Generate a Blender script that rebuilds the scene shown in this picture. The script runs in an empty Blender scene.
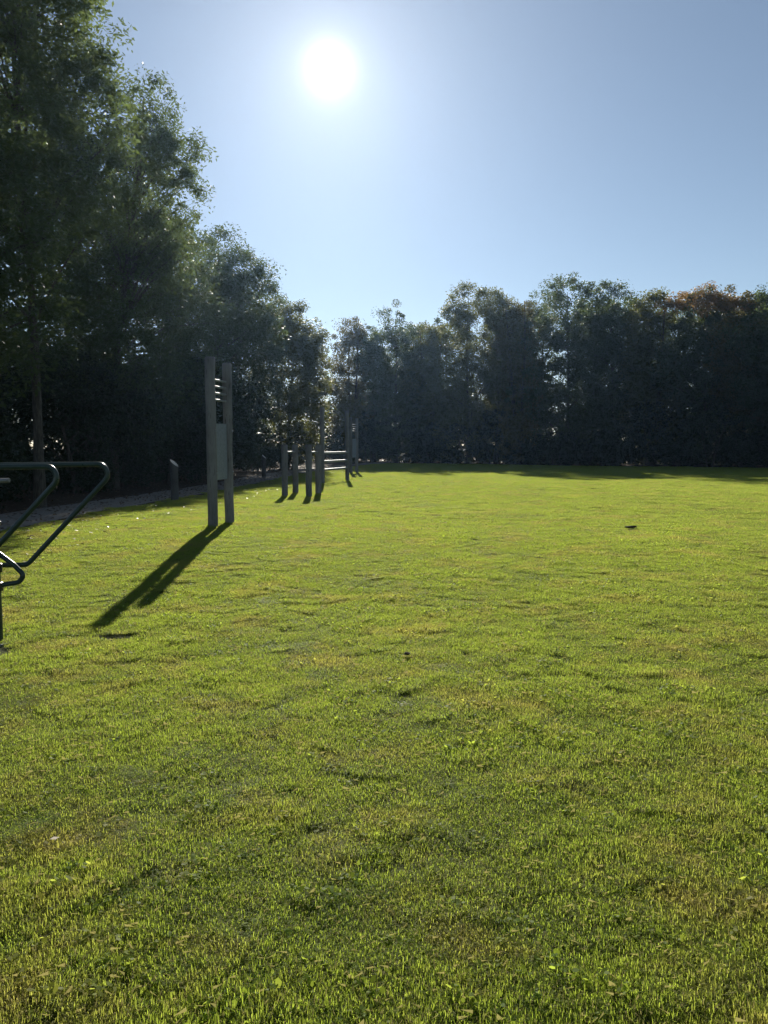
import bpy, bmesh, math, random
import numpy as np
from mathutils import Vector, Matrix
R = math.radians
sc = bpy.context.scene

# ------------------------------------------------------------------ camera
CAM_Z, PITCH, F = 1.7, R(4.906), 769.0
cd = bpy.data.cameras.new('camera'); cam = bpy.data.objects.new('camera', cd); sc.collection.objects.link(cam)
cd.sensor_fit = 'VERTICAL'; cd.sensor_height = 24; cd.lens = 24*F/1024
cd.clip_start = 0.05; cd.clip_end = 3000
cam.location = (0, 0, CAM_Z); cam.rotation_euler = (R(90)-PITCH, 0, 0)
sc.camera = cam

# ------------------------------------------------------------------ sky, sun, exposure
SUN_EL, SUN_AZ = R(25.0), R(-3.9)
sdir = Vector((math.sin(SUN_AZ)*math.cos(SUN_EL), math.cos(SUN_AZ)*math.cos(SUN_EL), math.sin(SUN_EL)))
w = bpy.data.worlds.new('World'); sc.world = w; w.use_nodes = True
nt = w.node_tree; nt.nodes.clear()
def wn(t, **k):
    n = nt.nodes.new(t)
    for a, b in k.items(): setattr(n, a, b)
    return n
sky = wn('ShaderNodeTexSky', sky_type='NISHITA', sun_disc=False, sun_elevation=SUN_EL, sun_rotation=SUN_AZ,
         altitude=1600, air_density=1.0, dust_density=0.25, ozone_density=1.1)
bg = wn('ShaderNodeBackground'); bg.inputs['Strength'].default_value = 0.05
hs = wn('ShaderNodeHueSaturation'); hs.inputs['Saturation'].default_value = 0.9; hs.inputs['Hue'].default_value = 0.494
nt.links.new(sky.outputs[0], hs.inputs['Color']); nt.links.new(hs.outputs[0], bg.inputs['Color'])
# aureole: the bright air round the sun, by angle from the sun's direction
geo = wn('ShaderNodeTexCoord'); dot = wn('ShaderNodeVectorMath', operation='DOT_PRODUCT')
nrm = wn('ShaderNodeVectorMath', operation='NORMALIZE')
nt.links.new(geo.outputs['Generated'], nrm.inputs[0]); nt.links.new(nrm.outputs[0], dot.inputs[0]); dot.inputs[1].default_value = sdir
ac = wn('ShaderNodeMath', operation='ARCCOSINE', use_clamp=False); nt.links.new(dot.outputs['Value'], ac.inputs[0])
def lobe(width, power, amp):
    d = wn('ShaderNodeMath', operation='DIVIDE'); nt.links.new(ac.outputs[0], d.inputs[0]); d.inputs[1].default_value = width
    p = wn('ShaderNodeMath', operation='POWER'); nt.links.new(d.outputs[0], p.inputs[0]); p.inputs[1].default_value = power
    m = wn('ShaderNodeMath', operation='MULTIPLY'); nt.links.new(p.outputs[0], m.inputs[0]); m.inputs[1].default_value = -1
    e = wn('ShaderNodeMath', operation='EXPONENT'); nt.links.new(m.outputs[0], e.inputs[0])
    a = wn('ShaderNodeMath', operation='MULTIPLY'); nt.links.new(e.outputs[0], a.inputs[0]); a.inputs[1].default_value = amp
    return a
def plus(a, b):
    s = wn('ShaderNodeMath', operation='ADD'); nt.links.new(a.outputs[0], s.inputs[0]); nt.links.new(b.outputs[0], s.inputs[1]); return s
glow = plus(plus(lobe(R(.68), 1.2, 1.6), lobe(R(3.4), 1.0, 0.24)), plus(lobe(R(12), 1.2, 0.055), lobe(R(26), 1.6, 0.02)))
bg2 = wn('ShaderNodeBackground'); bg2.inputs['Color'].default_value = (1.0, 0.97, 0.9, 1)
nt.links.new(glow.outputs[0], bg2.inputs['Strength'])
ads = wn('ShaderNodeAddShader'); nt.links.new(bg.outputs[0], ads.inputs[0]); nt.links.new(bg2.outputs[0], ads.inputs[1])
wo = wn('ShaderNodeOutputWorld'); nt.links.new(ads.outputs[0], wo.inputs['Surface'])

ld = bpy.data.lights.new('sun', 'SUN'); ld.energy = 5.0; ld.angle = R(0.53); ld.color = (1.0, 0.93, 0.8)
sun = bpy.data.objects.new('sun', ld); sc.collection.objects.link(sun)
sun.rotation_euler = sdir.to_track_quat('Z', 'Y').to_euler(); sun.location = (-3, 40, 30)

vs = sc.view_settings
sc.display_settings.display_device = 'sRGB'
vs.view_transform = 'Standard'; vs.look = 'None'; vs.gamma = 1; vs.use_curve_mapping = False; vs.exposure = 0.85
cy = sc.cycles
cy.max_bounces = 8; cy.diffuse_bounces = 4; cy.glossy_bounces = 2; cy.transmission_bounces = 6; cy.transparent_max_bounces = 4
cy.sample_clamp_indirect = 4
cy.use_denoising = True

GLARE_COL, GLARE_D, GLARE_G = (.36, .6, 1, 1), .00019, .78  # added air volume that imitates the veil of lens glare
cy.volume_bounces = 0
# ------------------------------------------------------------------ helpers
rng = np.random.default_rng(11); random.seed(5)
C = sc.collection
def sight(px, py, d):
    """point at forward distance d on the line of sight through a pixel of the photograph"""
    u, v = px-384, 512-py
    f = F*math.cos(PITCH)+v*math.sin(PITCH); up = v*math.cos(PITCH)-F*math.sin(PITCH)
    return Vector((u/f*d, d, CAM_Z+up/f*d))
def sstep(a, b, x):
    t = np.clip((x-a)/(b-a), 0, 1); return t*t*(3-2*t)
def ground_z(x, y):
    x = np.asarray(x, float); y = np.asarray(y, float)
    z = 0.22*sstep(5.0, 13.5, y)
    z = z+0.03*np.sin(x*0.31+0.5)*np.sin(y*0.23+1.1)*sstep(2, 8, y)+0.012*np.sin(x*1.1+y*0.7)*np.sin(y*0.9-x*0.4)
    return z
def gz(x, y): return float(ground_z(x, y))

def tag(o, label=None, cat=None, group=None, kind=None):
    if label: o['label'] = label
    if cat: o['category'] = cat
    if group: o['group'] = group
    if kind: o['kind'] = kind
    return o
def empty(name, loc, rz=0):
    o = bpy.data.objects.new(name, None); C.objects.link(o); o.location = loc; o.rotation_euler = (0, 0, rz)
    o.empty_display_size = 0.2
    return o
def link_mesh(name, me, mat, parent=None):
    o = bpy.data.objects.new(name, me); C.objects.link(o)
    if mat and not me.materials: me.materials.append(mat)
    if parent: o.parent = parent
    return o
def from_bm(name, bm, mat, parent=None, smooth=True):
    me = bpy.data.meshes.new(name); bmesh.ops.recalc_face_normals(bm, faces=bm.faces[:]); bm.to_mesh(me); bm.free()
    if smooth:
        for p in me.polygons: p.use_smooth = True
        me.set_sharp_from_angle(angle=R(40))
    return link_mesh(name, me, mat, parent)
def np_mesh(name, verts, faces, k, attr=None):
    """mesh from arrays; faces (n,k)"""
    me = bpy.data.meshes.new(name)
    n = len(faces)
    me.vertices.add(len(verts)); me.vertices.foreach_set('co', np.asarray(verts, np.float32).ravel())
    me.loops.add(n*k); me.loops.foreach_set('vertex_index', np.asarray(faces, np.int32).ravel())
    me.polygons.add(n); me.polygons.foreach_set('loop_start', np.arange(0, n*k, k, dtype=np.int32))
    me.update(calc_edges=True)
    if attr is not None:
        a = me.attributes.new('tint', 'FLOAT', 'POINT'); a.data.foreach_set('value', np.asarray(attr, np.float32))
    return me
def copy_tree(o, parent=None):
    c = o.copy(); C.objects.link(c)
    if parent: c.parent = parent
    for ch in o.children: copy_tree(ch, c)
    return c

def tube(bm, pts, radii, seg=12, cap=True):
    """tapered tube along points"""
    pts = [Vector(p) for p in pts]
    if not hasattr(radii, '__len__'): radii = [radii]*len(pts)
    rings = []; prev = None
    for i, p in enumerate(pts):
        t = (pts[min(i+1, len(pts)-1)]-pts[max(i-1, 0)]).normalized()
        if prev is None:
            a = Vector((1, 0, 0)) if abs(t.x) < 0.8 else Vector((0, 1, 0))
            n = t.cross(a).normalized()
        else:
            n = (prev-t*prev.dot(t)).normalized()
        prev = n; b = t.cross(n)
        rings.append([bm.verts.new(p+(n*math.cos(2*math.pi*k/seg)+b*math.sin(2*math.pi*k/seg))*radii[i]) for k in range(seg)])
    for r0, r1 in zip(rings, rings[1:]):
        for k in range(seg): bm.faces.new((r0[k], r0[(k+1) % seg], r1[(k+1) % seg], r1[k]))
    if cap: bm.faces.new(rings[0][::-1]); bm.faces.new(rings[-1])
def bend(pts, rad, n=6):
    """round the corners of a polyline"""
    P = [Vector(p) for p in pts]; out = [P[0]]
    for a, b, c in zip(P, P[1:], P[2:]):
        d0, d1 = (a-b).normalized(), (c-b).normalized()
        half = d0.angle(d1)/2; r = min(rad/math.tan(half), (a-b).length*.49, (c-b).length*.49)
        s, e = b+d0*r, b+d1*r
        for i in range(n+1):
            t = i/n; out.append(s*(1-t)**2+b*2*t*(1-t)+e*t*t)
    out.append(P[-1]); return out
def box(bm, cx, cy, cz, sx, sy, sz, bev=0.0, M=None):
    m = Matrix.Translation((cx, cy, cz)) @ Matrix.Diagonal((sx, sy, sz, 1))
    r = bmesh.ops.create_cube(bm, size=1, matrix=m)
    if M: bmesh.ops.transform(bm, matrix=M, verts=r['verts'])
    if bev:
        ed = list({e for v in r['verts'] for e in v.link_edges})
        bmesh.ops.bevel(bm, geom=ed, offset=bev, segments=2, affect='EDGES')

# ------------------------------------------------------------------ materials
def mat(name):
    m = bpy.data.materials.new(name); m.use_nodes = True; m.node_tree.nodes.clear(); return m
class N:
    def __init__(s, m): s.t = m.node_tree
    def __call__(s, typ, ins=None, **k):
        n = s.t.nodes.new(typ)
        for a, b in k.items(): setattr(n, a, b)
        for key, v in (ins or {}).items():
            if isinstance(v, bpy.types.NodeSocket): s.t.links.new(v, n.inputs[key])
            else: n.inputs[key].default_value = v
        return n
    def mix(s, fac, a, b, mode='MIX'):
        n = s.t.nodes.new('ShaderNodeMix'); n.data_type = 'RGBA'; n.blend_type = mode
        for i, v in ((0, fac), (6, a), (7, b)):
            if isinstance(v, bpy.types.NodeSocket): s.t.links.new(v, n.inputs[i])
            else: n.inputs[i].default_value = v if i == 0 else (*v, 1) if len(v) == 3 else v
        return n.outputs[2]
    def ramp(s, fac, stops):
        n = s.t.nodes.new('ShaderNodeValToRGB'); s.t.links.new(fac, n.inputs[0])
        el = n.color_ramp.elements
        while len(el) < len(stops): el.new(0.5)
        for e, (p, c) in zip(el, stops):
            e.position = p; e.color = (*c, 1) if hasattr(c, '__len__') else (c, c, c, 1)
        return n.outputs[0]
    def noise(s, scale, vec=None, detail=3, rough=.5):
        n = s('ShaderNodeTexNoise', {'Scale': scale, 'Detail': detail, 'Roughness': rough})
        if vec is not None: s.t.links.new(vec, n.inputs['Vector'])
        return n.outputs[0]

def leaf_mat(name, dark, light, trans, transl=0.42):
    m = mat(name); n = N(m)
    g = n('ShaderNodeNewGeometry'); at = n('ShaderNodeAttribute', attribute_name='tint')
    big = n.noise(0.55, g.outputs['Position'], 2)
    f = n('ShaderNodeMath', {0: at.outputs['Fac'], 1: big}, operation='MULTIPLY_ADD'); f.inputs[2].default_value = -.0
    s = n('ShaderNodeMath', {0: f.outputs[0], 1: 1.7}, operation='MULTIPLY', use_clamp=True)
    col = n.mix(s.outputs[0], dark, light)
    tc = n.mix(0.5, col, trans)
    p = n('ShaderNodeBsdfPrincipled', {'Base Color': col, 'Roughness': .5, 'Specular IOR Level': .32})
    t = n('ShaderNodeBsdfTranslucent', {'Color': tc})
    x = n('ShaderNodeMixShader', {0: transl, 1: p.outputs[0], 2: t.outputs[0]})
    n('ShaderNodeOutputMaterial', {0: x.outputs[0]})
    return m
LEAF = {
 'ash':    leaf_mat('ash_leaves', (.028, .044, .02), (.062, .085, .03), (.25, .33, .085), .5),
 'deep':   leaf_mat('deep_green_leaves', (.02, .034, .016), (.045, .064, .024), (.21, .28, .07), .45),
 'olive':  leaf_mat('olive_leaves', (.028, .038, .016), (.065, .075, .026), (.34, .35, .07), .5),
 'yellow': leaf_mat('yellowing_leaves', (.06, .065, .018), (.13, .11, .03), (.24, .2, .04), .45),
 'rust':   leaf_mat('rust_leaves', (.13, .085, .03), (.26, .16, .055), (.45, .27, .08), .45),
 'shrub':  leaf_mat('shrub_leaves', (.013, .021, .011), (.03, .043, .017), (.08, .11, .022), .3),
}
LITTER = leaf_mat('dry_fallen_leaves', (.05, .03, .016), (.2, .12, .05), (.2, .12, .05), .15)
def bark_mat():
    m = mat('bark'); n = N(m); tc = n('ShaderNodeTexCoord')
    mp = n('ShaderNodeMapping', {'Vector': tc.outputs['Object'], 'Scale': (9, 9, 1.6)})
    v = n.noise(3.0, mp.outputs[0], 5, .65)
    col = n.ramp(v, [(.3, (.03, .026, .02)), (.7, (.12, .105, .085))])
    b = n('ShaderNodeBump', {'Height': v, 'Strength': .8, 'Distance': .03})
    p = n('ShaderNodeBsdfPrincipled', {'Base Color': col, 'Roughness': .9, 'Normal': b.outputs[0], 'Specular IOR Level': .2})
    n('ShaderNodeOutputMaterial', {0: p.outputs[0]}); return m
BARK = bark_mat()
def wood_mat(name, c0, c1):
    m = mat(name); n = N(m); tc = n('ShaderNodeTexCoord')
    oi = n('ShaderNodeObjectInfo')
    off = n('ShaderNodeVectorMath', {0: tc.outputs['Object'], 1: oi.outputs['Location']}, operation='ADD')
    mp = n('ShaderNodeMapping', {'Vector': off.outputs[0], 'Scale': (14, 14, .9)})
    v = n.noise(3.2, mp.outputs[0], 6, .62)
    st = n.noise(1.3, off.outputs[0], 3)
    col = n.mix(.5, n.ramp(v, [(.28, c0), (.68, c1)]), n.ramp(st, [(.35, c0), (.65, c1)]))
    crack = n.ramp(n.noise(5.0, mp.outputs[0], 2), [(.30, (.25,)*3), (.37, (1,)*3)])
    col = n.mix(1.0, col, crack, 'MULTIPLY')
    b = n('ShaderNodeBump', {'Height': v, 'Strength': .6, 'Distance': .008})
    p = n('ShaderNodeBsdfPrincipled', {'Base Color': col, 'Roughness': .75, 'Normal': b.outputs[0], 'Specular IOR Level': .3})
    n('ShaderNodeOutputMaterial', {0: p.outputs[0]}); return m
WOOD = wood_mat('weathered_post_wood', (.09, .089, .083), (.22, .215, .2))
DARKWOOD = wood_mat('dark_stained_wood', (.035, .033, .03), (.09, .085, .078))
SUNLIT_CUT = wood_mat('sunlit_timber_end', (.34, .33, .30), (.55, .54, .5))  # sawn bollard top, its sunlit brightness put into the pale colour
PLANK = wood_mat('pale_plank_wood', (.36, .34, .30), (.6, .57, .5))
def metal_mat(name, col, rough, metallic=1.0, bumps=.1):
    m = mat(name); n = N(m); tc = n('ShaderNodeTexCoord')
    v = n.noise(18, tc.outputs['Object'], 4)
    c = n.mix(n.ramp(v, [(.4, 0), (.75, .5)]), col, tuple(x*.6 for x in col))
    r = n('ShaderNodeMath', {0: v, 1: .25, 2: rough-.12}, operation='MULTIPLY_ADD')
    p = n('ShaderNodeBsdfPrincipled', {'Base Color': c, 'Roughness': r.outputs[0], 'Metallic': metallic})
    n('ShaderNodeOutputMaterial', {0: p.outputs[0]}); return m
GALV = metal_mat('galvanised_steel', (.28, .295, .305), .58)
GREENPAINT = metal_mat('dark_green_powder_coat', (.012, .035, .03), .32, 0.0)
BLACKPL = metal_mat('black_plastic', (.015, .015, .015), .4, 0.0)
PANEL = metal_mat('grey_green_panel', (.19, .215, .24), .5, 0.0)

def ground_mat():
    m = mat('field_soil_and_thatch'); n = N(m); g = n('ShaderNodeNewGeometry'); P_ = g.outputs['Position']
    at = n('ShaderNodeAttribute', attribute_name='tint')       # 1 = field, 0 = wood floor
    v1 = n.noise(30, P_, 5, .7); v2 = n.noise(1.1, P_, 4); v3 = n.noise(220, P_, 3, .7)
    thatch = n.mix(v1, (.018, .032, .006), (.05, .065, .012))
    thatch = n.mix(n.ramp(v3, [(.35, 0), (.7, .6)]), thatch, (.035, .03, .014))
    thatch = n.mix(n.ramp(v2, [(.45, 0), (.7, .5)]), thatch, (.06, .062, .018))
    litter = n.mix(v1, (.028, .02, .013), (.09, .06, .036))
    litter = n.mix(n.ramp(v3, [(.5, 0), (.62, .7)]), litter, (.13, .085, .045))
    col = n.mix(at.outputs['Fac'], litter, thatch)
    b = n('ShaderNodeBump', {'Height': v1, 'Strength': .6, 'Distance': .03})
    p = n('ShaderNodeBsdfPrincipled', {'Base Color': col, 'Roughness': .95, 'Normal': b.outputs[0], 'Specular IOR Level': .1})
    n('ShaderNodeOutputMaterial', {0: p.outputs[0]}); return m
def path_mat():
    m = mat('worn_tarmac'); n = N(m); g = n('ShaderNodeNewGeometry'); P_ = g.outputs['Position']
    v = n.noise(160, P_, 3, .7); v2 = n.noise(1.4, P_, 4)
    col = n.mix(v2, n.mix(v, (.13, .112, .094), (.28, .25, .215)), (.22, .18, .14))
    lf = n.ramp(n.noise(9, P_, 4, .7), [(.58, 0), (.64, .7)])
    col = n.mix(lf, col, (.09, .06, .035))
    b = n('ShaderNodeBump', {'Height': v, 'Strength': .5, 'Distance': .01})
    p = n('ShaderNodeBsdfPrincipled', {'Base Color': col, 'Roughness': .85, 'Normal': b.outputs[0]})
    n('ShaderNodeOutputMaterial', {0: p.outputs[0]}); return m
def grass_mat():
    m = mat('lawn_blades'); n = N(m); g = n('ShaderNodeNewGeometry'); P_ = g.outputs['Position']
    at = n('ShaderNodeAttribute', attribute_name='tint')       # integer part none: per-blade tint 0..1
    flat = n('ShaderNodeVectorMath', {0: P_, 1: (1, 1, 0)}, operation='MULTIPLY')
    big = n.noise(.5, flat.outputs[0], 3, .6); mid = n.noise(3.0, flat.outputs[0], 6, .75)
    lush, pale, straw = (.072, .138, .022), (.172, .212, .038), (.34, .28, .12)
    f = n('ShaderNodeMath', {0: mid, 1: 1.1, 2: -.33}, operation='MULTIPLY_ADD')
    f2 = n('ShaderNodeMath', {0: big, 1: .9, 2: f.outputs[0]}, operation='MULTIPLY_ADD')
    mixf = n.ramp(f2.outputs[0], [(.5, 0.0), (.85, .9)])
    tintmix = n('ShaderNodeMath', {0: at.outputs['Fac'], 1: .5, 2: mixf}, operation='MULTIPLY_ADD', use_clamp=True)
    col = n.mix(tintmix.outputs[0], lush, pale)
    worn = n.ramp(n.noise(1.15, flat.outputs[0], 5, .7), [(.50, 0), (.66, .6)])
    col = n.mix(worn, col, (.24, .20, .06))
    dead = n.ramp(at.outputs['Fac'], [(.84, 0), (.88, .85)])
    col = n.mix(dead, col, straw)
    tcol = n.mix(.68, col, (.55, .69, .075)); tcol = n.mix(worn, tcol, (.60, .50, .13)); tcol = n.mix(dead, tcol, (.22, .18, .08))
    d = n('ShaderNodeBsdfPrincipled', {'Base Color': col, 'Roughness': .6, 'Specular IOR Level': .12})
    t = n('ShaderNodeBsdfTranslucent', {'Color': tcol})
    x = n('ShaderNodeMixShader', {0: .6, 1: d.outputs[0], 2: t.outputs[0]})
    n('ShaderNodeOutputMaterial', {0: x.outputs[0]}); return m
SOIL, TARMAC, BLADE = ground_mat(), path_mat(), grass_mat()

# ------------------------------------------------------------------ the ground
path_near = [(-6.9, -12), (-6.75, 0), (-6.6, 8), (-6.45, 13), (-6.25, 17), (-5.75, 21.4), (-5.2, 29), (-4.75, 36), (-4.0, 44), (-3.0, 52), (-1.2, 61), (2.5, 74)]
path_w = 1.75
pny = np.array([p[1] for p in path_near]); pnx = np.array([p[0] for p in path_near])
def path_edge(y): return np.interp(y, pny, pnx)
def far_edge(x): return 70-(x+4.1)*18/29.0
def field_mask(x, y):
    e = path_edge(y)+.12*np.sin(y*1.7)+.1*np.sin(y*4.1+1)
    return np.clip((x-e)/.25, 0, 1)*np.clip((far_edge(x)-y)/1.5, 0, 1)

ax = np.concatenate([np.linspace(-300, -60, 9)[:-1], np.linspace(-60, -16, 30)[:-1], np.linspace(-16, 16, 161)[:-1], np.linspace(16, 70, 46)[:-1], np.linspace(70, 300, 9)])
ay = np.concatenate([np.linspace(-80, -12, 7)[:-1], np.linspace(-12, 30, 190)[:-1], np.linspace(30, 90, 90)[:-1], np.linspace(90, 420, 10)])
X, Y = np.meshgrid(ax, ay); Z = ground_z(X, Y)
nx, ny = len(ax), len(ay)
idx = np.arange(nx*ny).reshape(ny, nx)
q = np.stack([idx[:-1, :-1], idx[:-1, 1:], idx[1:, 1:], idx[1:, :-1]], -1).reshape(-1, 4)
me = np_mesh('ground', np.stack([X, Y, Z], -1).reshape(-1, 3), q, 4, field_mask(X, Y).ravel())
for p in me.polygons: p.use_smooth = True
tag(link_mesh('ground', me, SOIL), kind='structure')

ys = np.linspace(-12, 74, 200); prof = np.array([0, .03, .97, 1.0])
pv = []
for y in ys:
    e = path_edge(y)
    for t, h in zip((0, .04, .5, .96, 1), (.004, .03, .045, .03, .004)):
        x = e-.08-t*path_w; pv.append((x, y, gz(x, y)+h))
pi = np.arange(len(pv)).reshape(len(ys), 5)
pq = np.stack([pi[:-1, 1:], pi[:-1, :-1], pi[1:, :-1], pi[1:, 1:]], -1).reshape(-1, 4)
me = np_mesh('path', pv, pq, 4)
for p in me.polygons: p.use_smooth = True
tag(link_mesh('path', me, TARMAC), kind='structure')

# ------------------------------------------------------------------ the grass: one mass of blades
def vnoise(x, y, s, seed):
    """smooth value noise"""
    r = np.random.default_rng(seed).random((256, 256)); x = np.asarray(x)/s; y = np.asarray(y)/s
    xi, yi = np.floor(x).astype(int), np.floor(y).astype(int); fx, fy = x-xi, y-yi
    fx, fy = fx*fx*(3-2*fx), fy*fy*(3-2*fy)
    g = lambda a, b: r[a % 256, b % 256]
    return (g(xi, yi)*(1-fx)+g(xi+1, yi)*fx)*(1-fy)+(g(xi, yi+1)*(1-fx)+g(xi+1, yi+1)*fx)*fy
def grass_patch(k, n, sigma, lmin, lmax, width, weeds=0):
    r = np.random.default_rng(100+k)
    # blades come in tufts
    nt_ = n//12
    ra_, rt_ = sigma*2.1*np.sqrt(r.random(nt_)), r.uniform(0, 6.283, nt_); tx, ty = ra_*np.cos(rt_), ra_*np.sin(rt_)
    ti = r.integers(0, nt_, n)
    bx, by = tx[ti]+r.normal(0, .018, n), ty[ti]+r.normal(0, .018, n)
    tl = r.uniform(.85, 1.15, nt_)[ti]
    L = r.uniform(lmin, lmax, n)*tl; W = width*r.uniform(.7, 1.4, n)
    az = r.uniform(0, 2*math.pi, n); lean = np.minimum(np.abs(r.normal(.95, .45, n)), 1.5); curl = r.uniform(.0, 1.1, n)
    dx, dy = np.cos(az), np.sin(az); sx, sy = -dy, dx
    out = np.zeros((n, 5, 3))
    l1, l2 = lean, lean+curl
    m = np.stack([bx+dx*np.sin(l1)*L*.55, by+dy*np.sin(l1)*L*.55, np.cos(l1)*L*.55], -1)
    tp = m+np.stack([dx*np.sin(l2)*L*.45, dy*np.sin(l2)*L*.45, np.cos(l2)*L*.45], -1)
    s = np.stack([sx, sy, 0*sx], -1)*W[:, None]/2
    b = np.stack([bx, by, np.full(n, -.004)], -1)
    out[:, 0], out[:, 1], out[:, 2], out[:, 3], out[:, 4] = b-s*.8, b+s*.8, m+s, m-s, tp
    base = np.arange(n)[:, None]*5
    f = np.concatenate([base+np.array([0, 1, 2]), base+np.array([0, 2, 3]), base+np.array([3, 2, 4])])
    tint = np.repeat(r.random(n), 5)
    V, T = [out.reshape(-1, 3)], [tint]; Fc = [f]; nv = n*5
    if weeds:                                   # small round leaves of clover and plantain, and dead stalks lying flat
        m_ = int(weeds); c0 = r.normal(0, sigma*.9, (max(1, m_//9), 2))
        for q_ in range(m_):
            cx_, cy_ = c0[q_ % len(c0)]+r.normal(0, .02, 2); a_ = r.uniform(0, 6.28); L0 = r.uniform(.006, .012); z0 = r.uniform(.008, .026)
            t1 = r.normal(0, .35); t2 = r.normal(0, .35)
            P5 = [(math.cos(a_+k_)*L0*e_, math.sin(a_+k_)*L0*e_) for k_, e_ in ((0, 1.2), (1.2, .8), (2.5, .9), (3.8, .9), (5.1, .8))]
            V.append(np.array([(cx_+u_, cy_+v_, z0+u_*t1+v_*t2) for u_, v_ in P5])); T.append(np.full(5, r.uniform(0, .3)))
            Fc.append(nv+np.array([(0, 1, 2), (0, 2, 3), (0, 3, 4)])); nv += 5
    for q_ in range(int(n*.006)):
        cx_, cy_ = r.normal(0, sigma, 2); a_ = r.uniform(0, 6.28); L0 = r.uniform(.015, .04); z0 = r.uniform(.006, .022)
        dx_, dy_ = math.cos(a_)*L0/2, math.sin(a_)*L0/2; w_ = .0005
        V.append(np.array([(cx_-dx_, cy_-dy_, z0), (cx_+dx_-dy_/L0*w_*2, cy_+dy_+dx_/L0*w_*2, z0+r.normal(0, .006)), (cx_+dx_+dy_/L0*w_*2, cy_+dy_-dx_/L0*w_*2, z0+.001)]))
        T.append(np.full(3, 1.0)); Fc.append(nv+np.array([(0, 1, 2)])); nv += 3
    return np_mesh('grass_tuft', np.concatenate(V), np.concatenate(Fc), 3, np.concatenate(T))
tufts = bpy.data.collections.new('grass_tufts')
NV = 10
for k in range(2*NV):
    me = grass_patch(k, 3000, .16, .020, .036, .0028) if k < NV else grass_patch(k, 2300, .080, .018, .030, .0020, (0, 0, 24, 0, 40, 0, 0, 12, 0, 50)[k-NV])
    me.materials.append(BLADE)
    o = bpy.data.objects.new('grass_tuft_%02d' % k, me); tufts.objects.link(o)
def scatter(y0, y1, step, half):
    gx, gy = np.meshgrid(np.arange(-half, half, step), np.arange(y0, y1, step))
    gx = gx.ravel()+rng.uniform(-.5, .5, gx.size)*step; gy = gy.ravel()+rng.uniform(-.5, .5, gy.size)*step
    keep = (np.abs(gx) < .60*gy+2.0) & (rng.random(gx.size) < field_mask(gx, gy))
    return gx[keep], gy[keep]
FEET = [tuple(sight(*p).xy) for p in ((213, 528, 13.75), (229.5, 524, 14.5), (285, 497, 22.6), (295.5, 494.5, 24.0), (309, 498, 22.2), (318.5, 496, 23.4), (322.5, 484, 30.2), (347.3, 480, 33.2))]
NEAR = 16.0
ax_, ay_ = scatter(.6, NEAR, .155, 13); bx_, by_ = scatter(NEAR-.15, 70.5, .33, 46)
gx, gy = np.concatenate([ax_, bx_]), np.concatenate([ay_, by_]); small = np.arange(len(gx)) < len(ax_)
# taller tufts, thin and worn spots
scuffs = [(-2.45, 6.55, .16), (-2.2, 6.6, .15), (-3.3, 6.1, .4), (-3.2, 5.6, .3)]
scl = .72+.95*vnoise(gx, gy, .42, 7)*vnoise(gx, gy, .16, 8)+.35*vnoise(gx, gy, .9, 12)
fine = vnoise(gx, gy, .13, 4)*.55+vnoise(gx, gy, .33, 3)*.45
scl *= 1-np.where(small, .32, .15)*sstep(.62, .82, fine)
pit = sstep(.70, .78, vnoise(gx, gy, .10, 9)*.7+vnoise(gx, gy, .6, 19)*.3); scl *= 1-np.where(small, .45, 0)*pit; hid = small & (rng.random(gx.size) < .10*pit)
for sx_, sy_, r_ in scuffs: hid |= (np.hypot(gx-sx_, gy-sy_) < r_*rng.uniform(.5, 1.1, gx.size))
for fx_, fy_ in FEET:
    d_ = np.hypot(gx-fx_, gy-fy_); hid |= d_ < .11; scl = np.where((d_ < .24), scl*1.9, scl)
gx, gy, scl, small = gx[~hid], gy[~hid], scl[~hid], small[~hid]
nP = len(gx)
me = bpy.data.meshes.new('grass'); me.vertices.add(nP)
hump = np.where(small, (1-.75*sstep(5, 12, gy))*.024*vnoise(gx, gy, .11, 31)-.005, .012*vnoise(gx, gy, .5, 33)-.004)
me.vertices.foreach_set('co', np.stack([gx, gy, ground_z(gx, gy)+hump], -1).astype(np.float32).ravel())
a = me.attributes.new('rot', 'FLOAT_VECTOR', 'POINT')
a.data.foreach_set('vector', np.stack([rng.normal(0, .05, nP), rng.normal(0, .05, nP), rng.uniform(0, 6.283, nP)], -1).astype(np.float32).ravel())
a = me.attributes.new('scl', 'FLOAT_VECTOR', 'POINT')
a.data.foreach_set('vector', np.stack([np.full(nP, 1.0), np.full(nP, 1.0), scl], -1).astype(np.float32).ravel())
a = me.attributes.new('pick', 'INT', 'POINT'); a.data.foreach_set('value', (rng.integers(0, NV, nP)+NV*small).astype(np.int32))
grass = link_mesh('grass', me, BLADE); tag(grass, 'short sunlit lawn grass covering the whole open field', 'grass', kind='stuff')
gn = bpy.data.node_groups.new('grass_scatter', 'GeometryNodeTree')
gn.interface.new_socket('Geometry', in_out='INPUT', socket_type='NodeSocketGeometry'); gn.interface.new_socket('Geometry', in_out='OUTPUT', socket_type='NodeSocketGeometry')
gi, go = gn.nodes.new('NodeGroupInput'), gn.nodes.new('NodeGroupOutput')
ip = gn.nodes.new('GeometryNodeInstanceOnPoints'); ci = gn.nodes.new('GeometryNodeCollectionInfo')
ci.inputs['Collection'].default_value = tufts; ci.inputs['Separate Children'].default_value = True; ci.inputs['Reset Children'].default_value = True
def nattr(nm, t):
    x = gn.nodes.new('GeometryNodeInputNamedAttribute'); x.data_type = t; x.inputs['Name'].default_value = nm; return x.outputs[0]
e2r = gn.nodes.new('FunctionNodeEulerToRotation')
L_ = gn.links.new
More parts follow.
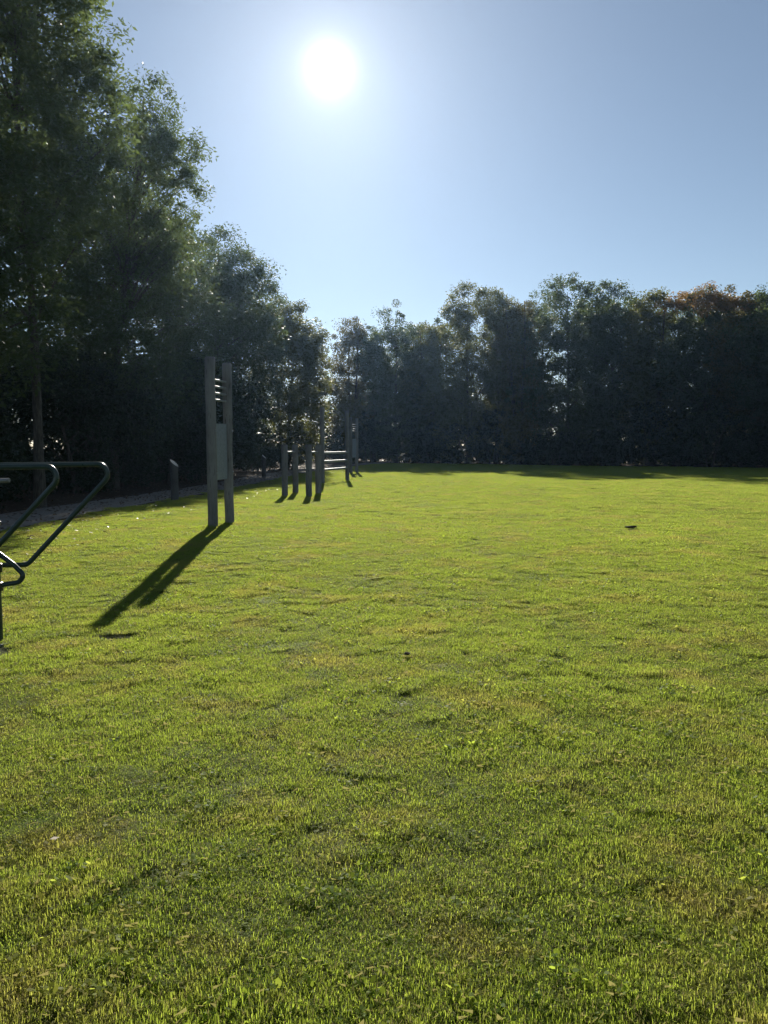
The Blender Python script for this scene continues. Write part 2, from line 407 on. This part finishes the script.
L_(gi.outputs[0], ip.inputs['Points']); L_(ci.outputs[0], ip.inputs['Instance']); ip.inputs['Pick Instance'].default_value = True
L_(nattr('pick', 'INT'), ip.inputs['Instance Index']); L_(nattr('rot', 'FLOAT_VECTOR'), e2r.inputs[0]); L_(e2r.outputs[0], ip.inputs['Rotation'])
L_(nattr('scl', 'FLOAT_VECTOR'), ip.inputs['Scale']); L_(ip.outputs[0], go.inputs[0])
md = grass.modifiers.new('scatter', 'NODES'); md.node_group = gn

# ------------------------------------------------------------------ trees
def leaves_mesh(name, cent, rad, per, size, r, flat=.75, droop=.0, aspect=.5):
    """clumps of small pointed leaves: cent (m,3), rad (m,), per leaves a clump"""
    m = len(cent); n = m*per
    ci_ = np.repeat(np.arange(m), per)
    g = r.normal(0, 1, (n, 3)); g /= np.linalg.norm(g, axis=1)[:, None]
    rr = r.random(n)**.45
    off = g*rr[:, None]*rad[ci_][:, None]; off[:, 2] *= flat
    off[:, 2] -= droop*(np.hypot(off[:, 0], off[:, 1])**1.5)
    pos = cent[ci_]+off
    ax_ = r.normal(0, 1, (n, 3)); ax_[:, 2] = ax_[:, 2]*.5-.35; ax_ += g*.6
    ax_ /= np.linalg.norm(ax_, axis=1)[:, None]
    up = r.normal(0, .6, (n, 3)); up[:, 2] += 1
    sd = np.cross(ax_, up); sd /= np.linalg.norm(sd, axis=1)[:, None]+1e-6
    L = (size*r.uniform(.6, 1.35, n))[:, None]
    v = np.stack([pos-ax_*L*.5, pos+sd*L*aspect*.5-ax_*L*.05, pos+ax_*L*.5, pos-sd*L*aspect*.5-ax_*L*.05], 1)
    tint = np.clip(r.random(m)[ci_]*.55+r.random(n)*.45, 0, 1)
    return np_mesh(name, v.reshape(-1, 3), np.arange(n*4).reshape(n, 4), 4, np.repeat(tint, 4))
def blob_points(blobs, n, r, shell=.55):
    """n points in a set of ellipsoids (centre, radii), more towards the skin"""
    vol = np.array([b[1][0]*b[1][1]*b[1][2] for b in blobs])**.75
    pk = r.choice(len(blobs), n, p=vol/vol.sum())
    g = r.normal(0, 1, (n, 3)); g /= np.linalg.norm(g, axis=1)[:, None]
    rr = np.where(r.random(n) < shell, r.uniform(.78, 1.02, n), r.random(n)**.4*.85)
    c = np.array([b[0] for b in blobs])[pk]; s = np.array([b[1] for b in blobs])[pk]
    return c+g*rr[:, None]*s
def tree(name, base, blobs, leaf, label, cat='tree', group=None, clump=.5, n_clump=150, per=70, size=.12, trunk_r=.18, seed=0,
         shell=.55, flat=.75, droop=0., aspect=.5, limbs=26, stems=1, low=0.25):
    """base (x,y); blobs [(px,py,d,rx_px,ry_px)] the lobes of the crown, or world ellipsoids"""
    r = np.random.default_rng(seed+1000)
    bx, by = base; bz = gz(bx, by)
    root = empty(name, (bx, by, bz)); tag(root, label, cat, group)
    B = []
    for b in blobs:
        if len(b) == 5:
            c = sight(b[0], b[1], b[2]); rx, rz = b[3]/F*b[2], b[4]/F*b[2]
            B.append((np.array(c)-np.array((bx, by, bz)), np.array((rx, (rx+rz)/2, rz))))
        else: B.append((np.array(b[0]), np.array(b[1])))
    cent = blob_points(B, n_clump, r, shell); cent[:, 2] = np.maximum(cent[:, 2], low)
    rad = clump*r.uniform(.4, 1.35, n_clump)
    out_ = r.random(n_clump) < .16; mid_ = cent.mean(0)
    cent[out_] += (cent[out_]-mid_)*r.uniform(.02, .1, (out_.sum(), 1))*np.array((1, 1, .7))+np.array((0, 0, .12)); rad[out_] *= .75
    top = max(b[0][2]+b[1][2]*.5 for b in B)
    lean = np.mean([b[0] for b in B], 0)
    bm = bmesh.new(); stemlines = []
    for s_ in range(stems):
        a0 = r.uniform(0, 6.28); sp = 0 if stems == 1 else .25
        p0 = np.array((math.cos(a0)*sp, math.sin(a0)*sp, -.1)); pts = []
        end = np.array((lean[0]*.8+r.normal(0, .2)+math.cos(a0)*sp*5, lean[1]*.8+math.sin(a0)*sp*5, top))
        for i in range(10):
            t = i/9; w_ = np.array((math.sin(t*5+a0), math.cos(t*4.3+a0), 0))*.012*top*t
            pts.append(p0+(end-p0)*np.array((t**1.6, t**1.6, t))+w_)
        rr = [trunk_r*(1.35 if i == 0 else 1)*(1-.86*i/9) for i in range(10)]
        tube(bm, pts, rr, 10); stemlines.append((pts, rr))
    ch = r.choice(n_clump, min(limbs, n_clump), replace=False)
    for c in cent[ch]:
        pts, rr = stemlines[r.integers(0, stems)]
        want = max(.12, min(.88, (c[2]-.35*math.hypot(c[0], c[1])*1.2)/top)); i = int(want*9); s = pts[i]
        mid = s*.5+c*.5+np.array((r.normal(0, .12), r.normal(0, .12), .12*np.linalg.norm(c-s)))
        q1 = s*.75+mid*.25; lr = max(.012, rr[i]*.45)
        P4 = [s, (s+mid)*.5+np.array((0, 0, .03)), mid, (mid+c)*.5+r.normal(0, .06, 3), c]
        tube(bm, P4, [lr, lr*.75, lr*.55, lr*.35, lr*.14], 6)
    from_bm('trunk', bm, BARK, root)
    me_ = leaves_mesh('crown', cent, rad, per, size, r, flat, droop, aspect)
    link_mesh('crown', me_, LEAF[leaf], root)
    return root

# the tall wood on the left, beyond the path
tree('ash_tree', (-8.3, 18.5), [(-30, -60, 17, 115, 100), (48, 40, 17.5, 68, 75), (75, 120, 17.5, 55, 62), (-45, 120, 17, 100, 90), (30, 190, 18, 85, 60)], 'ash',
     'tallest ash tree with a feathery crown running out of the top left', clump=.55, n_clump=520, per=120, size=.125, aspect=.4, trunk_r=.125, seed=1, shell=.45, droop=.12, limbs=90)
tree('ash_tree', (-9.3, 26.5), [(152, 110, 25, 26, 36), (176, 150, 25, 26, 40), (150, 170, 25, 38, 50), (186, 200, 25, 20, 30), (135, 225, 25.5, 48, 45), (165, 250, 26, 35, 35)], 'ash',
     'slender airy ash tree with see-through crown rising behind the tall grey posts', clump=.46, n_clump=280, per=100, size=.12, aspect=.4, trunk_r=.15, seed=2, shell=.5, droop=.15, limbs=60)
tree('broadleaf_tree', (-10.6, 28.5), [(95, 275, 27, 85, 70), (168, 262, 32, 40, 50), (178, 320, 32, 40, 52), (60, 345, 25, 95, 62), (125, 385, 27, 60, 60), (180, 385, 32, 40, 50)], 'deep',
     'dense dark broadleaf tree hanging low over the path below the ash trees', clump=.75, n_clump=680, per=150, size=.115, trunk_r=.2, seed=3, droop=.15, limbs=70)
tree('elder', (-9.6, 24.5), [(60, 395, 24, 50, 40), (20, 400, 24, 50, 45), (105, 405, 25, 40, 40), (140, 420, 26, 40, 35)], 'shrub',
     'low leafy elder hiding the trunks between the path and the ash trees', clump=.55, n_clump=330, per=95, size=.12, trunk_r=.09, seed=31, stems=3, limbs=40)
tree('elder', (-9.5, 33.0), [(165, 400, 32, 45, 45), (205, 405, 32, 40, 45), (185, 430, 32, 50, 35), (245, 420, 34, 30, 40)], 'shrub',
     'low leafy elder behind the pair of tall grey posts nearest the camera', clump=.65, n_clump=330, per=95, size=.15, trunk_r=.09, seed=32, stems=3, limbs=40)
tree('broadleaf_tree', (-11.9, 15.5), [(-70, 200, 15, 120, 120), (-40, 320, 15, 90, 90)], 'deep',
     'dark leafy tree at the left border whose trunk stays out of sight', clump=.65, n_clump=330, per=80, size=.12, trunk_r=.22, seed=4, limbs=40)
tree('field_maple', (-9.6, 43.5), [(228, 266, 43, 32, 34), (247, 300, 43, 32, 40), (215, 320, 43, 42, 55), (240, 360, 43, 46, 55), (200, 400, 43, 40, 45)], 'deep',
     'rounded dark green tree stepping down behind the right-hand tall grey post', clump=.8, n_clump=560, per=150, size=.14, trunk_r=.24, seed=5, limbs=50)
tree('hazel', (-6.6, 51.5), [(296, 334, 50, 26, 28), (312, 372, 50, 18, 48), (283, 370, 50, 32, 50), (276, 325, 50, 22, 26), (298, 425, 50, 28, 32)], 'olive',
     'small olive green tree with sunlit edge behind the four short posts', clump=.7, n_clump=460, per=150, size=.15, trunk_r=.16, seed=6, stems=2, limbs=36)
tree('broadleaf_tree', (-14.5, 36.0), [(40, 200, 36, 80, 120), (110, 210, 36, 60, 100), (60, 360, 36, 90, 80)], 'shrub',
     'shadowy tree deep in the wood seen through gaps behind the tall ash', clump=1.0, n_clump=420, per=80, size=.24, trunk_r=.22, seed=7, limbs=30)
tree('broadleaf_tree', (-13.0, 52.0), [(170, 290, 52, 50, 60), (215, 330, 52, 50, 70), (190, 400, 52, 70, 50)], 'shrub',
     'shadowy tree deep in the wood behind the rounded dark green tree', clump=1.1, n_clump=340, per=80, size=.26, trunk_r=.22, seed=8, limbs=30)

# the line of trees across the far side of the field
FAR = [  # px, top, half width, kind, leaf, label, depth offset
 (350, 320, 14, 'hawthorn', 'yellow', 'narrow brownish tree at the left end of the far line beside the gap', 0),
 (374, 328, 12, 'hawthorn', 'deep', 'lowest dark tree of the far line, wedged in beside the narrow brownish tree', 2),
 (396, 308, 19, 'oak_tree', 'deep', 'round-headed dark tree in the far line above the lowest dark one', 0),
 (428, 322, 13, 'oak_tree', 'olive', 'short narrow tree tucked between two taller ones in the far line', 1.5),
 (468, 284, 23, 'poplar', 'olive', 'tall ragged-topped tree left of the yellowish spire in the far line', 0),
 (497, 294, 17, 'poplar', 'olive', 'slim tree touching the left side of the yellowish spire in the far line', 2),
 (520, 300, 12, 'field_maple', 'yellow', 'thin yellowish spire-shaped tree in the far line', -1),
 (566, 277, 30, 'oak_tree', 'deep', 'broadest and tallest dark tree in the middle of the far line', 0),
 (612, 282, 20, 'oak_tree', 'deep', 'dark tree with a lopsided top right of the broadest far tree', 1),
 (652, 293, 19, 'oak_tree', 'olive', 'olive-topped tree just left of the orange-topped tree', 0),
 (702, 292, 24, 'cherry_tree', 'rust', 'tree with orange autumn leaves on its top in the far line', 0),
 (742, 294, 18, 'oak_tree', 'yellow', 'brownish green tree right of the orange-topped tree', .8),
 (778, 284, 22, 'oak_tree', 'deep', 'tall dark tree cut by the right border in the far line', -.5),
 (830, 288, 30, 'oak_tree', 'deep', 'dark tree of the far line standing beyond the right border', 0),
]
def far_d(px): return 68-(px-340)*17/428.
for i, (px, top, hw, kind, leaf, label, dd) in enumerate(FAR):
    d = far_d(px)+2.5+dd; b = sight(px, 462, d)
    h = 452-top; j = np.random.default_rng(i+50)
    hw *= 1.5; bl = [(px, top+hw*.8, d, hw*.75, hw*.8)]
    for k in range(5):
        t = (k+1)/5.6
        bl.append((px+j.normal(0, hw*.3), top+hw+t*(h-hw), d+j.normal(0, .6), hw*j.uniform(.85, 1.2), h*.17))
    t_ = tree(kind, (b.x, d), bl, 'deep' if leaf == 'rust' else leaf, label, group='trees across the far side of the field',
         clump=.75, n_clump=int(170+hw*10), per=140, size=.15, trunk_r=.17, seed=20+i, limbs=34, shell=.6, aspect=.6, stems=1+(i % 3 == 0))
    if leaf == 'rust':                                     # the turned leaves of its top
        r = np.random.default_rng(900); o0 = np.array(t_.location)
        tops = [(px-14, top+8), (px, top+5), (px+14, top+7), (px-4, top+14), (px+22, top+12), (px-22, top+13), (px+6, top+18), (px+30, top+12), (px-28, top+15), (px+40, top+10), (px+2, top+4)]
        cs = np.concatenate([np.array(sight(a_+r.normal(0, 6), b_+r.normal(0, 4)-1, d-.6+r.normal(0, .8)))[None]-o0 for a_, b_ in tops*6])
        o_ = link_mesh('autumn_foliage', leaves_mesh('autumn_foliage', cs, .6*r.uniform(.6, 1.2, len(cs)), 110, .15, r, aspect=.6), LEAF['rust'], t_)
        o_['label'] = 'orange and rust leaves on the top of the tree'

for i, (px, top) in enumerate([(415, 326), (446, 316), (508, 304), (540, 302), (593, 296), (634, 300), (676, 302), (724, 303), (757, 300)]):
    d = far_d(px)+8; b = sight(px, 462, d); j = np.random.default_rng(i+700)
    bl = [(px, top+20, d, 18, 20)]+[(px+j.normal(0, 6), top+30+k*28, d, 20*j.uniform(.8, 1.2), 22) for k in range(3)]
    tree('oak_tree', (b.x, d), bl, 'deep', 'dark tree glimpsed between the crowns of the far line from one row behind', group='second row of trees across the field',
         clump=.8, n_clump=150, per=110, size=.18, trunk_r=.16, seed=60+i, limbs=24, shell=.6, aspect=.6)

# shrubs under the trees
def shrub(x, y, rx, h, label, group, seed, leaf='shrub', size=.13, n=90, per=70):
    z = h*.5
    tree('shrub', (x, y), [((0, 0, z), (rx, rx*.8, z*.95)), ((rx*.5, .1, z*.7), (rx*.6, rx*.6, z*.7)), ((-rx*.5, -.1, z*.8), (rx*.6, rx*.6, z*.75))], leaf, label,
         'shrub', group, clump=.42, n_clump=n, per=per, size=size, trunk_r=.05, seed=seed, limbs=14, stems=3, low=.12)
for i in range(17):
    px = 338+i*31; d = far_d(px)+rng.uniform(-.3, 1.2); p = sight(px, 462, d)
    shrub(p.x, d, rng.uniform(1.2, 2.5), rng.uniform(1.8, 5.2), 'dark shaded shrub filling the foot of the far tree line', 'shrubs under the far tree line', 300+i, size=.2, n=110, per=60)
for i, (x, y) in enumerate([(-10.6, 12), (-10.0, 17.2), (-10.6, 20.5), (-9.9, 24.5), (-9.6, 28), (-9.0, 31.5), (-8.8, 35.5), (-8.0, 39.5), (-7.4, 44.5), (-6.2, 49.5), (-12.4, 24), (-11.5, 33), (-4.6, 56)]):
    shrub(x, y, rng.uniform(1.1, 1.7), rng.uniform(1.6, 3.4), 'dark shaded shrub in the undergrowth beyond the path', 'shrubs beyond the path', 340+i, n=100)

# the wood that closes the gaps behind both lines, one mass
r = np.random.default_rng(77)
bl = []
for px in range(292, 860, 11):
    d = far_d(px)+r.uniform(6, 12)
    bl.append((np.array(sight(px, r.uniform(398, 442), d)), np.array((2.3, 2.0, r.uniform(2.2, 3.8)))))
for y in np.arange(10, 64, 1.6):
    bl.append((np.array((path_edge(y)-r.uniform(6.5, 11.5)-3*(y < 34), y, r.uniform(1.5, 4.2))), np.array((2.0, 2.0, r.uniform(2, 3.4)))))
cs = blob_points(bl, 2600, r, .4); cs[:, 2] = np.maximum(cs[:, 2], .3)
low_ = rng.random(len(cs)) < .25; cs[low_, 2] = rng.uniform(.2, 1.6, low_.sum())
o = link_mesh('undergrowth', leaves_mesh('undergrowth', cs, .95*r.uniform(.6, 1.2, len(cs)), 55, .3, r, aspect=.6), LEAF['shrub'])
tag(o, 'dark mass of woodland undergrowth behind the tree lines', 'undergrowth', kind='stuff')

# ------------------------------------------------------------------ trim trail posts
def post_bm(h, rad, seed, slant=0.0, seg=20):
    bm = bmesh.new(); r = np.random.default_rng(seed); k = 9
    pts = [(r.normal(0, .004), r.normal(0, .004), -.25+(h+.25-.02)*i/(k-1)) for i in range(k)]
    tube(bm, pts+[(pts[-1][0], pts[-1][1], h)], [rad*(1+r.normal(0, .012)) for _ in range(k)]+[rad*.86], seg)
    if slant:
        for v in bm.verts:
            if v.co.z > h-.03: v.co.z += v.co.y*slant
    return bm
def tall_station(label, x0, y0, x1, y1, group, seed):
    """two tall posts joined by four steel bars above a panel"""
    cx, cy = (x0+x1)/2, (y0+y1)/2; L = math.hypot(x1-x0, y1-y0); rz = math.atan2(y1-y0, x1-x0)
    root = empty('exercise_station', (cx, cy, gz(cx, cy)), rz); tag(root, label, 'trim trail station', group)
    for s in (-1, 1):
        o = from_bm('post', post_bm(3.03 if s < 0 else 3.0, .09 if s < 0 else .086, seed+s), WOOD, root); o.location.x = s*L/2
    for i in range(4):
        bm = bmesh.new(); tube(bm, [(-L/2+.07, 0, 0), (L/2-.07, 0, 0)], .021, 14)
        o = from_bm('bar', bm, GALV, root); o.location.z = 2.645-.118*i
    bm = bmesh.new(); box(bm, 0, 0, 1.36, L-.13, .022, 1.02, .004)
    from_bm('panel', bm, PANEL, root)
    for s in (-1, 1):
        for z in (.98, 1.74):
            bm = bmesh.new(); tube(bm, [(s*(L/2), -.078, z), (s*(L/2), -.098, z), (s*(L/2), -.102, z)], [.022, .02, .008], 12)
            from_bm('bolt', bm, GALV, root)
    return root
a, b = sight(213, 528, 13.75), sight(229.5, 524, 14.5)
st = tall_station('pair of tall weathered posts with four steel bars above a grey panel, nearest the camera', a.x, a.y, b.x, b.y, 'trim trail stations', 60)
a, b = sight(350.8, 474, 42.0), sight(356.8, 473, 42.7)
tall_station('farthest pair of tall posts, almost edge-on, at the end of the trim trail', a.x, a.y, b.x, b.y, 'trim trail stations', 70)

# four short posts with two steel bars
pa = [(285, 497, 22.6), (295.5, 494.5, 24.0), (309, 498, 22.2), (318.5, 496, 23.4)]
pw = [sight(*p) for p in pa]
cx, cy = sum(p.x for p in pw)/4, sum(p.y for p in pw)/4
root = empty('parallel_bars', (cx, cy, gz(cx, cy))); tag(root, 'four short weathered posts carrying two low steel parallel bars', 'parallel bars', 'trim trail stations')
for i, p in enumerate(pw):
    o = from_bm('post', post_bm(1.52, .092, 80+i), WOOD, root); o.location = (p.x-cx, p.y-cy, 0)
for i, j in ((0, 1), (2, 3)):
    bm = bmesh.new(); A = Vector((pw[i].x-cx, pw[i].y-cy, 1.30)); B_ = Vector((pw[j].x-cx, pw[j].y-cy, 1.30))
    tube(bm, [A, B_], .024, 12); from_bm('bar', bm, GALV, root)

# two tall posts with three pale planks
A, B_ = sight(322.5, 484, 30.2), sight(347.3, 480, 33.2)
cx, cy = (A.x+B_.x)/2, (A.y+B_.y)/2; L = (A-B_).xy.length; rz = math.atan2(B_.y-A.y, B_.x-A.x)
root = empty('climbing_frame', (cx, cy, gz(cx, cy)), rz); tag(root, 'two tall thin posts joined by three shining horizontal bars', 'climbing frame', 'trim trail stations')
for s in (-1, 1):
    o = from_bm('post', post_bm(3.0, .085, 90+s), WOOD, root); o.location.x = s*L/2
for z in (1.22, .88, .55):
    bm = bmesh.new(); tube(bm, [(-L/2+.06, 0, z), (L/2-.06, 0, z)], .045, 16)
    from_bm('bar', bm, GALV, root)

# bollards on the path edge, tops cut at a slant
for px, py, d, h, label, sd in ((175, 503, 20.3, 1.0, 'short wooden bollard with slanted sunlit top, left of the tall posts', 1),
                                (264, 478.5, 35.5, 1.0, 'short wooden bollard with slanted top, farther along behind the four short posts', 2)):
    p = sight(px, py, d); root = empty('bollard', (p.x, p.y, gz(p.x, p.y)), R(-8)); tag(root, label, 'bollard', 'bollards along the path')
    bm = bmesh.new(); seg = 24; rr = np.random.default_rng(sd); rows = []
    for zz in (-.2, .1, .4, .7, None):
        row = []
        for k in range(seg):
            c_, s_ = math.cos(6.28318*k/seg), math.sin(6.28318*k/seg); q_ = .1*(1+.02*math.sin(3*k+(zz or 1)*5))
            row.append(bm.verts.new((q_*c_, q_*s_, h-.85*.1*c_ if zz is None else zz)))
        rows.append(row)
    for a_, b_ in zip(rows, rows[1:]):
        for k in range(seg): bm.faces.new((a_[k], a_[(k+1) % seg], b_[(k+1) % seg], b_[k]))
    bm.faces.new(rows[-1]); bm.faces.new(rows[0][::-1])
    from_bm('post', bm, DARKWOOD, root)
    bm = bmesh.new(); r0 = []; r1 = []
    for k in range(seg):
        c_, s_ = math.cos(6.28318*k/seg), math.sin(6.28318*k/seg)
        r0.append(bm.verts.new((.106*c_, .106*s_, h+.003-.85*.106*c_))); r1.append(bm.verts.new((.100*c_, .100*s_, h+.018-.85*.1*c_)))
    for k in range(seg): bm.faces.new((r0[k], r0[(k+1) % seg], r1[(k+1) % seg], r1[k]))
    bm.faces.new(r1); bm.faces.new(r0[::-1])
    from_bm('cap', bm, SUNLIT_CUT, root)

# ------------------------------------------------------------------ green tubular exerciser at the left border
ex = Vector((-3.305, 6.45, 0)); ex.z = gz(ex.x, ex.y)
root = empty('outdoor_exerciser', ex); tag(root, 'dark green tubular outdoor exerciser with two bent handrails at the left border', 'exercise machine')
def W(x, y, z): return (x-ex.x, y-ex.y, z-ex.z)
bm = bmesh.new(); tube(bm, [W(ex.x, ex.y, -.2), W(ex.x, ex.y, 1.35)], .05, 18); from_bm('column', bm, GREENPAINT, root)
for yy, dx in ((6.6, 0), (5.9, -.14)):
    bm = bmesh.new()
    tube(bm, bend([W(-4.15, yy, 1.53), W(-2.40+dx, yy, 1.545), W(-2.36+dx, yy, 1.44), W(-3.09+dx, yy, .675), W(-3.36, yy, .67)], .09, 8), .0215, 14)
    from_bm('handrail', bm, GREENPAINT, root)
bm = bmesh.new(); tube(bm, [W(-3.36, 5.9, .66), W(-3.36, 6.6, .66)], .022, 12); from_bm('cross_tube', bm, GREENPAINT, root)
bm = bmesh.new(); tube(bm, bend([W(-3.34, 6.5, .83), W(-3.16, 6.5, .69), W(-3.075, 6.5, .60), W(-3.12, 6.5, .54), W(-3.3, 6.45, .515)], .05, 6), .021, 14); from_bm('foot_loop', bm, GREENPAINT, root)
bm = bmesh.new(); tube(bm, [W(-3.6, 6.2, 1.39), W(-3.02, 6.2, 1.425)], .018, 12); o = from_bm('grip', bm, GALV, root)
bm = bmesh.new(); tube(bm, [W(ex.x, ex.y, ex.z-.01), W(ex.x, ex.y, ex.z+.015)], .12, 20); from_bm('base_plate', bm, GALV, root)
for z0, z1 in ((.47, .55), (.63, .71), (1.02, 1.07)):
    bm = bmesh.new(); tube(bm, [W(ex.x, ex.y, z0), W(ex.x, ex.y, z0+.006), W(ex.x, ex.y, z1-.006), W(ex.x, ex.y, z1)], [.058, .066, .066, .058], 18); from_bm('clamp', bm, BLACKPL, root)
bm = bmesh.new(); box(bm, *W(-4.0, 6.25, 1.50), .32, .5, .06, .02); from_bm('backrest', bm, BLACKPL, root)
bm = bmesh.new(); tube(bm, [W(-4.0, 6.25, -.2), W(-4.0, 6.25, 1.48)], .05, 16); from_bm('column', bm, GREENPAINT, root)

# fallen leaves on the path, under the trees and a few on the lawn
r = np.random.default_rng(404)
ly = r.uniform(4, 60, 9000); lx = path_edge(ly)-r.uniform(-.3, 1, 9000)**1.0*r.choice([1.9, 6.5], 9000)
l2y = r.uniform(2.2, 16, 16); l2x = r.uniform(-.55, .6, 16)*l2y
lx, ly = np.concatenate([lx, l2x]), np.concatenate([ly, l2y]); n_ = len(lx)
lz = ground_z(lx, ly)+np.where(np.arange(n_) >= 9000, .026, np.where((lx < path_edge(ly)) & (lx > path_edge(ly)-2), .055, .02))
a0 = r.uniform(0, 6.28, n_); sz = r.uniform(.025, .05, n_)*np.where(np.arange(n_) >= 9000, .45, 1)
dv = np.stack([np.cos(a0), np.sin(a0), r.normal(0, .25, n_)], -1)*sz[:, None]; sv = np.stack([-np.sin(a0), np.cos(a0), r.normal(0, .3, n_)], -1)*sz[:, None]*.55
pp = np.stack([lx, ly, lz], -1)
me = np_mesh('fallen_leaves', np.stack([pp-dv, pp+sv, pp+dv, pp-sv], 1).reshape(-1, 3), np.arange(n_*4).reshape(n_, 4), 4, np.repeat(r.random(n_), 4))
tag(link_mesh('fallen_leaves', me, LITTER), 'dry brown fallen leaves strewn over the path and wood floor', 'fallen leaves', kind='stuff')

# ------------------------------------------------------------------ thin scattering air, added to stand in for the lens glare
bm = bmesh.new(); box(bm, 0, 170, 13.5, 620, 520, 31)
hm = mat('glare_haze_air'); hn = N(hm)
pv_ = hn('ShaderNodeVolumePrincipled', {'Color': GLARE_COL, 'Density': GLARE_D, 'Anisotropy': GLARE_G})
hn('ShaderNodeOutputMaterial', {'Volume': pv_.outputs[0]})
tag(from_bm('haze', bm, hm, smooth=False), 'thin pale blue veil added in the air to stand in for lens glare', 'haze', kind='stuff')

# ------------------------------------------------------------------ small things on the lawn
def lump(name, x, y, size, mat_, label, cat, seed, rz=0):
    bm = bmesh.new(); bmesh.ops.create_icosphere(bm, subdivisions=3, radius=1); r = np.random.default_rng(seed)
    ph = r.uniform(0, 6, 6)
    for v in bm.verts:
        k = 1+.18*math.sin(v.co.x*4+ph[0])*math.sin(v.co.y*5+ph[1])+.14*math.sin(v.co.z*6+ph[2]+v.co.x*3)
        v.co = Vector((v.co.x*size[0]*k, v.co.y*size[1]*k, v.co.z*size[2]*k))
    o = from_bm(name, bm, mat_); o.location = (x, y, gz(x, y)+size[2]*.8+.035); o.rotation_euler.z = rz
    return tag(o, label, cat)
def plain(name, c0, c1, sc_):
    m = mat(name); n = N(m); tc = n('ShaderNodeTexCoord'); v = n.noise(sc_, tc.outputs['Object'], 4)
    p = n('ShaderNodeBsdfPrincipled', {'Base Color': n.mix(v, c0, c1), 'Roughness': .9, 'Specular IOR Level': .1})
    n('ShaderNodeOutputMaterial', {0: p.outputs[0]}); return m
EARTH = plain('dark_earth', (.015, .012, .01), (.05, .04, .03), 40)
WHITE = plain('white_petal', (.7, .7, .68), (.85, .85, .83), 30)
p = sight(631, 529.5, 13.9)
lump('log_piece', p.x, p.y, (.12, .03, .02), EARTH, 'small dark piece of wood lying alone on the bright lawn', 'log', 1, .1)
p = sight(407, 664, 5.95)
lump('soil_clod', p.x, p.y, (.022, .02, .012), EARTH, 'dark clod of earth on the grass in the middle of the lawn', 'soil clod', 2)
